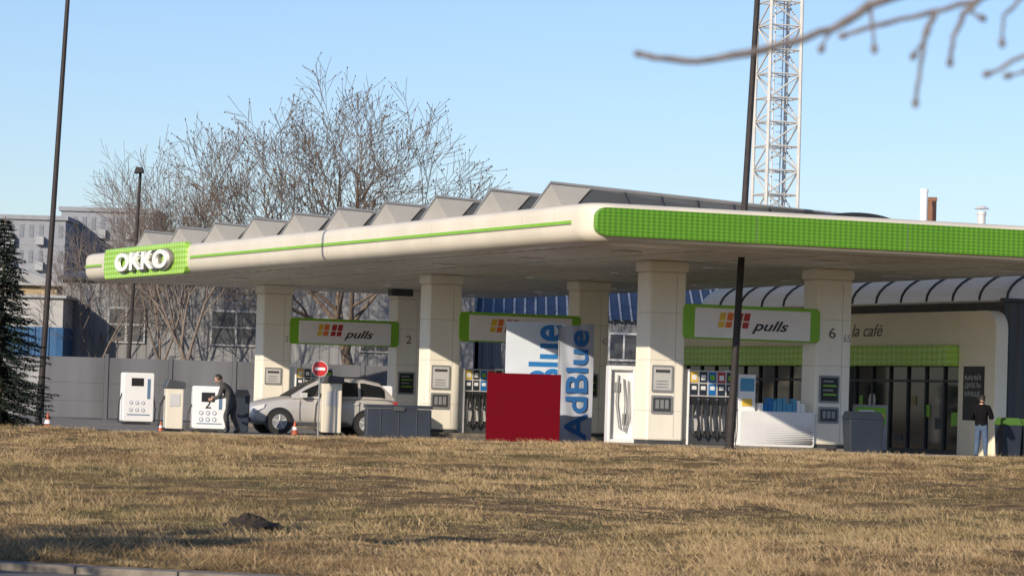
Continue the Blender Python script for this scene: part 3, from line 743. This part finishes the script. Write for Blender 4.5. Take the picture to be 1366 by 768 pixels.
JL = {'pelvis': ((0, .10, .90), (.16, .13)), 'spine': ((0, .03, 1.06), (.16, .13)), 'chest': ((0, -.12, 1.24), (.18, .13)), 'neck': ((0, -.22, 1.37), (.07, .07)), 'skull': ((0, -.29, 1.46), (.06, .06)),
      'shL': ((.2, -.14, 1.28), (.085, .085)), 'elL': ((.26, -.2, 1.02), (.065, .065)), 'wrL': ((.17, -.42, .93), (.045, .045)),
      'shR': ((-.2, -.14, 1.28), (.085, .085)), 'elR': ((-.27, -.18, 1.02), (.065, .065)), 'wrR': ((-.15, -.42, .98), (.045, .045)),
      'hipL': ((.1, .10, .82), (.11, .11)), 'knL': ((.14, -.05, .47), (.08, .08)), 'anL': ((.15, .06, .09), (.055, .055)), 'toL': ((.17, -.10, .045), (.05, .04)),
      'hipR': ((-.1, .10, .82), (.11, .11)), 'knR': ((-.13, .08, .47), (.08, .08)), 'anR': ((-.16, .26, .09), (.055, .055)), 'toR': ((-.18, .11, .045), (.05, .04))}
m_workjkt = mat('grey_workwear', (.06, .06, .058), .9, var=.3, scale=6, bump=.3)
person('refuelling_person', (GX(304, 96.8), 96.8, 0), -math.pi / 2 - .2, JL, m_workjkt, mat('grey_trousers', (.05, .05, .052), .9, var=.3, scale=6), m_black, m_hair, .86, (0, -.32, 1.50), .45,
       [((.17, -.42, .93), (-.1, -1, 0), (0, 0, 1)), ((-.15, -.42, .98), (.1, -1, 0), (0, 0, 1))], 1.02)
bin_(321, 98.5, .45, 1.25, m_black, .1)

# ------------------------------------------------------------------ poles
def lean_pole(name, px, Y, h, r0, r1, lean):
    r = root(name, (GX(px, Y, 600), Y, 0)); mb = MB()
    pts = [(lean * h * i / 10, 0, h * i / 10) for i in range(11)]
    mb.tube(pts, [r0 + (r1 - r0) * i / 10 for i in range(11)], 14, 0)
    mb.tube([(0, 0, 0), (0, 0, .12)], [r0 * 2.2, r0 * 1.6], 16, 0)
    mb.tube([(0.0, 0, .1), (lean * 1.2, 0, 1.3)], r0 * 1.12, 14, 0)
    hx2 = lean * h
    mb.tube([(hx2, 0, h), (hx2, -.5, h + .25), (hx2, -1.1, h + .3)], .05, 8, 0)
    mb.box(hx2 - .16, hx2 + .16, -1.8, -1.05, h + .25, h + .36, 0)
    mb.obj('pole', [m_pole], r, smooth=False); return r
lean_pole('lamp_post', 50, 89.6, 12.5, .085, .055, .034)
pr = lean_pole('lamp_post', 973, 88.3, 12.5, .10, .07, .034)
mb = MB(); zc = 5.55; xc = .034 * zc
mb.tube([(xc - .45, -.1, zc), (xc + .4, -.1, zc)], .02, 6, 0); mb.box(xc - .13, xc + .13, -.16, .12, zc - .12, zc + .2, 2)
mb.box(xc - .62, xc - .3, -.25, -.05, zc - .02, zc + .09, 1); mb.box(xc + .26, xc + .5, -.25, -.05, zc - .03, zc + .07, 1); mb.tube([(xc - .45, -.1, zc), (xc - .45, -.1, zc + .12)], .03, 6, 1)
mb.obj('security_cameras', [m_dark, m_white, m_dark], pr, bevel=.01)
r = root('street_lamp', (GX(166, 135), 135, 0)); mb = MB()
mb.tube([(0, 0, 0), (.28, 0, 9.6)], [.09, .06], 10, 0); mb.tube([(.28, 0, 9.6), (.3, -.3, 9.75)], .05, 8, 0)
mb.prism([(.12, 9.62), (.46, 9.66), (.42, 9.84), (.2, 9.86)], 'xz', -.9, -.2, 0)
mb.obj('pole_and_lantern', [m_pole], r)

# lattice tower
r = root('lattice_mast', (P(1026, 540, 150).x, 150, 0), .35); mb = MB()
def hwid(z): return 1.0 - .004 * z
H = 26; st = 1.05; nst = int(H / st)
cs = [(-1, -1), (1, -1), (1, 1), (-1, 1)]
for cx, cy in cs:
    mb.tube([(cx * hwid(0) * .78, cy * hwid(0) * .78, 0), (cx * hwid(H) * .78, cy * hwid(H) * .78, H)], .085, 8)
for i in range(nst):
    z0, z1 = i * st, (i + 1) * st; a0 = hwid(z0) * .78; a1 = hwid(z1) * .78
    for q in range(4):
        c, d = cs[q], cs[(q + 1) % 4]
        mb.tube([(c[0] * a0, c[1] * a0, z0), (d[0] * a0, d[1] * a0, z0)], .042, 5)
        if (i + q) % 2: c, d = d, c
        mb.tube([(c[0] * a0, c[1] * a0, z0), (d[0] * a1, d[1] * a1, z1)], .042, 5)
    mb.tube([(-a0, -a0, z0), (a0, a0, z0)], .025, 4)
for sx in (-.2, .2): mb.tube([(sx, .0, 0), (sx, 0, H)], .028, 5)
z = .3
while z < H: mb.tube([(-.2, 0, z), (.2, 0, z)], .018, 4); z += .35
mb.tube([(.45, .2, 0), (.45, .2, H)], .055, 5)
mb.obj('lattice', [m_steel], r)

# ------------------------------------------------------------------ shop
sh = root('shop_building', OC, PHI)
m_wall = mat('dark_cladding', (.085, .085, .09), .6, var=.15, streak=True)
m_cream2 = mat('shop_cream', (.93, .85, .66), .45, var=.04, scale=.8)
def corr(mb, a0, a1, fixed, z0, z1, pitch, dep, m=0, axis='x', sgn=-1):
    vs = []; n = int((a1 - a0) / pitch); cols = []
    for k in range(n):
        for f, o in ((0, 0), (.35, 0), (.5, 1), (.85, 1)): cols.append((a0 + (k + f) * pitch, fixed + sgn * dep * o))
    cols.append((a1, fixed))
    for c in cols:
        p = (c[0], c[1]) if axis == 'x' else (c[1], c[0])
        vs += [(p[0], p[1], z0), (p[0], p[1], z1)]
    mb.add(vs, [(2 * i, 2 * i + 2, 2 * i + 3, 2 * i + 1) for i in range(len(cols) - 1)], m)
mb = MB(); X0 = 15.9
mb.box(X0, 30, 7.25, 27.5, 0, 4.30, 0); mb.box(X0 + .1, 29.9, 7.35, 27.4, 4.301, 4.36, 2); mb.box(20.5, 30, 7.6, 27.0, 4.37, 5.35, 2)
corr(mb, X0 + .0, 30, 7.22, .3, 4.30, .3, .04); corr(mb, 20.5, 30, 7.57, 4.4, 5.35, .3, .04)
mb.box(15.8, 30, 7.1, 7.33, 4.31, 4.40, 1)
mb.obj('walls', [m_wall, m_dark, mat('bounce_white', (.85, .83, .78), .8)], sh)  # white faces added to bounce light into the vault
mb = MB()
r0_ = .55; arc = [(7.0 + r0_ - r0_ * math.cos(a), 4.05 - r0_ + r0_ * math.sin(a)) for a in [math.pi / 2 * i / 8 for i in range(9)]]
mb.prism([(7.0, 0.0)] + arc + [(9.0, 4.05), (9.0, 0.0)], 'yz', 15.5, 15.9, 0)
mb.prism([(9.0, 3.09), (9.0, 4.05), (27.3, 4.05), (27.3, 3.09)], 'yz', 15.5, 15.9, 0)
mb.obj('portal_frame', [m_cream2], sh, bevel=.03)
m_greenA = pattern_mat('green_awning', (0.42, 0.70, 0.10), (0.62, 0.86, 0.28), 18, 1)
mb = MB(); mb.box(15.15, 15.75, 9.02, 27.3, 2.5, 3.08, 0); mb.obj('green_awning_band', [m_greenA], sh, bevel=.02)
mb = MB(); mb.box(15.72, 15.76, 9.0, 27.3, 0.05, 2.5, 0)
y = 9.0
while y < 27.2:
    mb.box(15.66, 15.74, y, y + .06, 0, 2.5, 1)
    y += 1.05
mb.box(15.67, 15.73, 9.0, 27.3, 2.05, 2.12, 1); mb.box(15.67, 15.73, 9.0, 27.3, 0, .14, 1)
random.seed(12)
for k in range(22):
    yy = 9.3 + k * .8; z0 = random.uniform(.3, 1.4); w_ = random.uniform(.15, .5); hh = random.uniform(.15, .5)
    mb.box(15.70, 15.718, yy, yy + w_, z0, z0 + hh, random.choice([5, 2, 3, 4, 5, 1, 5, 5]))
mb.cyl((15.70, 14.3, 1.5), (-1, 0, 0), .22, .01, 20, 2)
mb.obj('glazing', [m_glass, m_dark, m_lgrey, m_green, mat('warmposter', (.35, .25, .12)), m_dark], sh)
mb = MB(); mb.box(15.46, 15.5, 7.55, 8.65, 1.0, 2.5, 0); mb.obj('poster', [m_black], sh, bevel=.01)
for i, s in enumerate(('МИЙ', 'ДИЗЕЛЬ', 'КРАЩЕ')): txt('poster_text', s, sh, (15.452, 8.1, 2.2 - .24 * i), .85, .17, m_lgrey, 'left', ext=.002)
txt('cafe_text', 'a la café', sh, (15.485, 14.6, 3.55), 2.4, .36, m_seam, 'left', shear=.3)
# glazed vault
poly = bpy.data.materials.new('polycarbonate'); poly.use_nodes = True; t = poly.node_tree
for nn_ in list(t.nodes):
    if nn_.type == 'BSDF_PRINCIPLED': t.nodes.remove(nn_)
d1 = t.nodes.new('ShaderNodeBsdfDiffuse'); d2 = t.nodes.new('ShaderNodeBsdfTranslucent'); d3 = t.nodes.new('ShaderNodeBsdfGlossy'); d3.inputs['Roughness'].default_value = .2
nzp = t.nodes.new('ShaderNodeTexNoise'); nzp.inputs['Scale'].default_value = .7; rp = t.nodes.new('ShaderNodeValToRGB')
rp.color_ramp.elements[0].color = (.82, .80, .74, 1); rp.color_ramp.elements[1].color = (.95, .93, .88, 1); t.links.new(nzp.outputs[0], rp.inputs[0])
t.links.new(rp.outputs[0], d1.inputs[0]); t.links.new(rp.outputs[0], d2.inputs[0])
ms = t.nodes.new('ShaderNodeMixShader'); ms.inputs[0].default_value = .75; t.links.new(d1.outputs[0], ms.inputs[1]); t.links.new(d2.outputs[0], ms.inputs[2])
ms2 = t.nodes.new('ShaderNodeMixShader'); ms2.inputs[0].default_value = .06; t.links.new(ms.outputs[0], ms2.inputs[1]); t.links.new(d3.outputs[0], ms2.inputs[2])
t.links.new(ms2.outputs[0], t.nodes['Material Output'].inputs[0])
mb = MB(); arcp = []
for i in range(9):
    a = math.pi / 2 * i / 8; arcp.append((18.0 - 1.8 * math.cos(a), 4.37 + .92 * math.sin(a)))
arcp.append((20.48, 5.30))  # flat run added so sun gets inside and lights the vault
y = 7.6
while y < 26.5:
    y1 = y + 1.5
    vs = []
    for p in arcp: vs += [(p[0], y, p[1]), (p[0], y1, p[1])]
    mb.add(vs, [(2 * i, 2 * i + 1, 2 * i + 3, 2 * i + 2) for i in range(9)], 0)
    mb.tube([(p[0] - .02, y, p[1] + .02) for p in arcp], .04, 6, 1)
    y = y1
mb.add([(p[0], 7.6, p[1]) for p in arcp] + [(20.48, 7.6, 4.37)], [tuple(range(11))], 0)
mb.obj('glazed_vault', [poly, m_dark], sh, fixn=False)
# roof pipes
def wbox(name, px0, px1, pyt, Y, z0, m, rnd=False):
    a = P(px0, pyt, Y); b = P(px1, pyt, Y); r = root(name, ((a.x + b.x) / 2, Y, 0)); hw = (b.x - a.x) / 2; mb = MB()
    if rnd:
        mb.tube([(0, 0, z0), (0, 0, a.z)], hw, 16, 0); mb.tube([(0, 0, a.z - .12), (0, 0, a.z)], hw * 1.15, 16, 0)
    else:
        mb.box(-hw, hw, -hw, hw, z0, a.z, 0); mb.box(-hw * 1.12, hw * 1.12, -hw * 1.12, hw * 1.12, a.z - .1, a.z + .02, 0)
    mb.obj('shaft', [m], r, bevel=.01); return r
wbox('chimney_pipe', 1228, 1238, 252, 112, 4.0, m_white, True)
wbox('brick_chimney', 1238, 1249, 264, 113, 4.0, mat('brickred', (.22, .11, .07), .9))
v_ = wbox('roof_vent', 1304, 1315, 282, 112, 4.0, m_steel, True)
mb = MB(); a = P(1309, 279, 112); mb.tube([(0, 0, a.z), (0, 0, a.z + .1)], [.26, .1], 12); mb.obj('cowl', [m_steel], v_)

# ------------------------------------------------------------------ background buildings
m_wh = mat('pale_cladding', (.20, .205, .215), .8, var=.12, scale=.5, streak=True)
m_wh2 = mat('pale_cladding2', (.17, .18, .195), .8, var=.12, scale=.5, streak=True)
m_broof = mat('blue_roof', (.016, .028, .065), .5, var=.15)
m_broof2 = mat('blue_roof_light', (.20, .23, .28), .5)
m_dimglass = mat('dim_glass', (.06, .065, .07), .35, var=.3)
r = root('grey_warehouse', (0, 150, 0), -.02); mb = MB()
mb.box(-19.6, -1.6, .05, 14, 0, 5.95, 0); corr(mb, -19.6, -1.6, 0, 0, 5.95, .42, .035)
mb.prism([(-.3, 5.9), (7, 6.4), (14.3, 5.9), (14.3, 6.0), (7, 6.55), (-.3, 6.05)], 'yz', -19.8, -1.5, 1)
for (xa, xb, za, zb) in ((-13.0, -10.9, 3.3, 4.7), (-17.5, -16, 3.3, 4.7), (-6.5, -5.2, 3.2, 4.5)):
    mb.box(xa - .08, xb + .08, -.14, .0, za - .08, zb + .08, 4); mb.box(xa, xb, -.16, -.08, za, zb, 2)
    mb.box((xa + xb) / 2 - .04, (xa + xb) / 2 + .04, -.18, -.1, za, zb, 4); mb.box(xa, xb, -.18, -.1, (za + zb) / 2, (za + zb) / 2 + .06, 4)
mb.box(-19.5, -1.6, -.1, 0, 0, .5, 3)
mb.obj('walls_roof_windows', [m_wh, m_dark, m_dimglass, m_grey, m_grey], r)
r = root('blue_roof_warehouse', (0, 152, 0), 0); mb = MB()
mb.box(-1.4, 24, .05, 14, 0, 4.95, 0); corr(mb, -1.4, 24, 0, 0, 4.95, .42, .04)
x = -1.7
while x < 24.3:
    mb.add([(x, -.4, 4.9), (x + .4, -.4, 4.9), (x + .4, 6, 6.6), (x, 6, 6.6)], [(0, 1, 2, 3)], 1)
    mb.box(x + .4, x + .47, -.42, -.3, 4.85, 5.0, 2); mb.add([(x + .38, -.4, 4.96), (x + .47, -.4, 4.96), (x + .47, 6, 6.66), (x + .38, 6, 6.66)], [(0, 1, 2, 3)], 2)
    x += .47
mb.add([(-1.4, 0, 4.9), (-1.4, 6, 6.6), (-1.4, 14, 4.9)], [(0, 1, 2)], 0)
for xa, xb in ((4.4, 5.6), (8.5, 10), (0.5, 1.8)):
    mb.box(xa - .08, xb + .08, -.14, .0, 3.1, 4.35, 4); mb.box(xa, xb, -.16, -.08, 3.2, 4.27, 3)
    mb.box((xa + xb) / 2 - .04, (xa + xb) / 2 + .04, -.18, -.1, 3.2, 4.27, 4)
mb.obj('walls_roof_windows', [m_wh2, m_broof, m_broof2, m_dimglass, m_lgrey], r)
r = root('concrete_fence', (0, 134, 0), -.03); mb = MB()
m_conc = mat('fence_concrete', (.115, .12, .135), .9, var=.25, scale=.8, streak=True)
x = -18.2
while x < 4:
    mb.box(x + .09, x + 2.41, -.04, .04, 0.05, 2.4, 0); mb.box(x - .08, x + .08, -.09, .09, 0, 2.55, 1)
    for zz in (.7, 1.4): mb.box(x + .12, x + 2.38, -.055, -.03, zz, zz + .03, 1)
    x += 2.5
mb.obj('panels', [m_conc, m_conc], r, bevel=.01)
def block(name, px0, px1, pyt, Y, floors, mw, ncol, rz=0):
    a = P(px0, pyt, Y); b = P(px1, pyt, Y); W = b.x - a.x; r = root(name, (a.x, Y, 0), rz); mb = MB(); H = a.z
    mb.box(0, W, 0, 14, 0, H, 0); mb.box(-.3, W + .3, -.3, 14.3, H, H + .5, 2)
    fh = H / floors; cw = W / ncol
    for f in range(floors):
        for c in range(ncol):
            x = (c + .28) * cw; mb.box(x, x + cw * .45, -.06, .0, f * fh + fh * .32, f * fh + fh * .8, 1)
            if c % 3 == 1: mb.box(x - cw * .2, x + cw * .6, -.8, 0, f * fh + fh * .02, f * fh + fh * .34, 3)
        mb.box(0, W, -.04, 0, f * fh, f * fh + .1, 2)
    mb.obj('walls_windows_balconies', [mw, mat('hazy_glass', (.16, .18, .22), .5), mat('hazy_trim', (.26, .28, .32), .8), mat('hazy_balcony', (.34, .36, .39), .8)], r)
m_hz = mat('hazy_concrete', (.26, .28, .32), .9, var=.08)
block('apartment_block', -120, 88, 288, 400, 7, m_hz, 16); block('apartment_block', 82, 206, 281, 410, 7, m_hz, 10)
r = root('tan_house', (GX(-60, 175), 175, 0)); mb = MB()
mb.box(0, 4.9, 0, 9, 0, 6.6, 0); mb.prism([(-.4, 6.55), (1.2, 7.6), (5.4, 6.5), (5.4, 6.35), (-.4, 6.35)], 'xz', -.4, 9.4, 1)
mb.box(1, 1.9, -.05, 0, 4.6, 5.8, 2); mb.box(3, 3.9, -.05, 0, 4.6, 5.8, 2); mb.box(3, 3.9, -.05, 0, 1.6, 2.8, 2)
mb.obj('walls_roof_windows', [mat('tan_render', (.36, .28, .17), .9, var=.1), m_grey, m_dimglass], r)
r = root('blue_shed', (GX(-60, 147), 147, 0)); mb = MB()
mb.box(0, 4.45, 0, 6, 0, 2.5, 0); corr(mb, 0, 4.45, -.0, 2.5, 3.75, .3, .05, 1); mb.box(0, 4.45, .02, 6, 2.5, 3.75, 1); mb.box(-.1, 4.55, -.1, 6, 5.0, 5.12, 2)
mb.box(0, 4.4, .1, 6, 3.75, 5.0, 3)
mb.box(1, 2, -.04, 0, .2, 2.2, 2); mb.box(3, 4, -.04, 0, 1, 2, 2)
mb.obj('walls', [m_wh, mat('blue_metal', (.02, .09, .21), .6), m_grey, mat('shed_white', (.38, .38, .38), .7)], r)

# ------------------------------------------------------------------ trees
def bare_tree(name, loc, seed, Ls, nb, angs, r0, material, up=0.05, tmin=.3, wig=.11, lean=(0, 0), buds=0, rmin=.008):
    R = random.Random(seed); mb = MB(); nseg = [6, 7, 6, 5, 3, 2]; sides = [8, 6, 5, 3, 3, 3]
    mx = len(Ls) - 1
    def grow(p, d, Lg, r, lev):
        n = nseg[lev]; pts = [p]; rd = [r]; dirs = [d]
        for i in range(n):
            d = (d + Vector((R.gauss(0, wig), R.gauss(0, wig), R.gauss(0, wig) + up))).normalized()
            p = p + d * (Lg / n); pts.append(p); rd.append(max(r * (1 - .75 * (i + 1) / n), rmin)); dirs.append(d)
        mb.tube(pts, rd, sides[lev], 0, cap=False)
        if buds and lev >= mx - 1 and R.random() < buds:
            s = R.uniform(.025, .045)
            mb.add([p + Vector((s, 0, 0)), p + Vector((-s * .5, s, 0)), p + Vector((-s * .5, -s, 0)), p + Vector((0, 0, s * 1.6)), p - Vector((0, 0, s))], [(0, 1, 3), (1, 2, 3), (2, 0, 3), (1, 0, 4), (2, 1, 4), (0, 2, 4)], 0)
        if lev < mx:
            k = nb[lev]
            for q in range(k):
                t = (tmin if lev else .55) + (1 - (tmin if lev else .55)) * (q + R.random()) / k
                i = min(int(t * n), n - 1); f = t * n - i
                pp = pts[i].lerp(pts[i + 1], min(f, 1)); dd = dirs[min(i + 1, n)]
                ax = dd.orthogonal().normalized(); ax.rotate(Matrix.Rotation(R.uniform(0, 6.283) if lev else q * 2.4, 3, dd))
                nd = dd.copy(); nd.rotate(Matrix.Rotation(math.radians(angs[lev] * R.uniform(.6, 1.25)), 3, ax))
                if nd.z < -.1: nd.z *= .3; nd.normalize()
                rr = rd[i] * (.62 if lev else .6)
                grow(pp, nd, Ls[lev + 1] * R.uniform(.7, 1.12) * (1.15 - .45 * t), rr, lev + 1)
    grow(Vector((0, 0, -.1)), Vector((lean[0], lean[1], 1)).normalized(), Ls[0], r0, 0)
    r = root(name, loc); mb.obj('trunk_and_branches', [material], r, fixn=False, smooth=True)
bare_tree('bare_tree', (GX(472, 141), 141, 0), 33, [5.2, 10.0, 4.6, 2.3, 1.15], [8, 9, 7, 6], [47, 36, 38, 42], .36, m_bark, up=.03, wig=.075, buds=.6, rmin=.010)
bare_tree('bare_tree', (GX(262, 143), 143, 0), 5, [4.0, 7.6, 3.5, 1.9, 1.0], [6, 8, 6, 5], [26, 30, 34, 40], .22, m_bark2, wig=.09)
bare_tree('bare_tree', (GX(205, 147), 147, 0), 9, [3.5, 7.0, 3.3, 1.8, 1.0], [5, 7, 6, 5], [28, 32, 36, 40], .2, m_bark2, wig=.09)
bare_tree('bare_tree', (GX(125, 149), 149, 0), 14, [2.5, 5.6, 3.0, 1.7, .9], [5, 7, 6, 5], [32, 36, 38, 42], .15, m_bark2, wig=.09)

def spruce(name, loc, H, R_, seed, step=.095):
    R = random.Random(seed); mb = MB(); mb.tube([(0, 0, 0), (0, 0, H)], [.1, .01], 8, 1)
    z = .25
    while z < H - .05:
        rr = R_ * (1 - z / H) ** .75 * R.uniform(.75, 1.15) + .05; nbr = 11
        for q in range(nbr):
            a = R.uniform(0, 6.283); ln = rr * R.uniform(.55, 1.15); droop = R.uniform(.12, .4)
            n = max(3, int(ln / .075))
            for i in range(n):
                t = (i + 1) / n; x = ln * t
                p = Vector((math.cos(a) * x, math.sin(a) * x, z - droop * x + .25 * droop * x * x))
                for sdx in range(4):
                    b2 = a + R.choice((-1, 1)) * R.uniform(.3, 1.2); l2 = .16 * R.uniform(.6, 1.3)
                    tip = p + Vector((math.cos(b2) * l2, math.sin(b2) * l2, -R.uniform(-.03, .10)))
                    sd = Vector((-math.sin(b2), math.cos(b2), R.uniform(-.6, .6))) * .026
                    mb.add([p - sd, p + sd, tip], [(0, 1, 2)], 0)
        z += step
    r = root(name, loc); mb.obj('crown_and_trunk', [m_needle, m_bark], r, fixn=False)
spruce('spruce_tree', (GX(-3, 86.5), 86.5, 0.0), 5.4, 1.4, 2)
# two more trees just left of the view; their long shadows cross the lawn
spruce('spruce_tree', (-12.2, 26.2, -.6), 7.4, 2.9, 3, .12)
spruce('spruce_tree', (-9.4, 26.6, -.6), 6.8, 2.6, 4, .12)

# near tree out of frame right, with the branch that enters the view
r = root('bare_tree', (0, 0, 0)); mb = MB(); Yb = 8.0
mb.tube([(3.1, 8.6, -.7), (3.05, 8.5, 1.0), (3.1, 8.5, 2.6), (3.0, 8.6, 4.2), (3.1, 8.5, 6)], [.14, .12, .1, .075, .03], 12)
def br(pl, rad, Y=Yb, endbud=True):
    pts = [P(a, b, Y + c) for a, b, c in pl]
    q = []
    for i in range(len(pts) - 1):
        for s in range(3): q.append(pts[i].lerp(pts[i + 1], s / 3) + Vector((random.uniform(-1, 1), 0, random.uniform(-1, 1))) * .0026)
    q.append(pts[-1]); n = len(q); mb.tube(q, [rad * (1 - .5 * i / n) * random.uniform(.88, 1.18) for i in range(n)], 7)
    if endbud:
        e = q[-1]; d = (q[-1] - q[-2]).normalized(); mb.tube([e - d * .004, e + d * .006, e + d * .016, e + d * .022], [.003, .009, .008, .002], 7)
random.seed(5)
a0 = Vector((3.1, 8.5, 2.5)); a1 = P(1420, -60, 8.1)
mb.tube([a0, a0.lerp(a1, .5) + Vector((0, 0, .08)), a1], [.04, .028, .018], 8)
br([(1420, -60, .1), (1330, -45, .05), (1240, -22, 0), (1160, 8, 0), (1110, 38, 0), (1060, 56, 0), (1000, 72, 0), (930, 81, 0), (880, 78, 0), (857, 73, 0)], .013)
br([(1420, -60, .1), (1360, -30, 0), (1300, 2, 0), (1240, 17, 0), (1180, 32, 0), (1130, 46, 0)], .009)
br([(1310, -5, 0), (1285, 20, 0), (1272, 50, 0), (1268, 78, 0)], .008)
br([(1250, 14, 0), (1235, 45, 0), (1228, 90, 0), (1222, 132, 0)], .007)
br([(1240, 40, 0), (1222, 70, 0)], .005)
br([(1400, -30, 0), (1360, 0, 0), (1340, 20, 0), (1337, 52, 0)], .006)
br([(1420, -60, .1), (1440, 20, 0), (1400, 60, 0), (1350, 82, 0), (1322, 97, 0)], .008)
br([(1400, 60, 0), (1375, 92, 0), (1350, 100, 0)], .006); br([(1290, 10, 0), (1305, 22, 0)], .005); br([(1160, 8, 0), (1166, 60, 0)], .005); br([(1110, 38, 0), (1098, 60, 0)], .004)
mb.obj('trunk_and_branches', [m_barkn], r, smooth=True, fixn=False)
print('done')
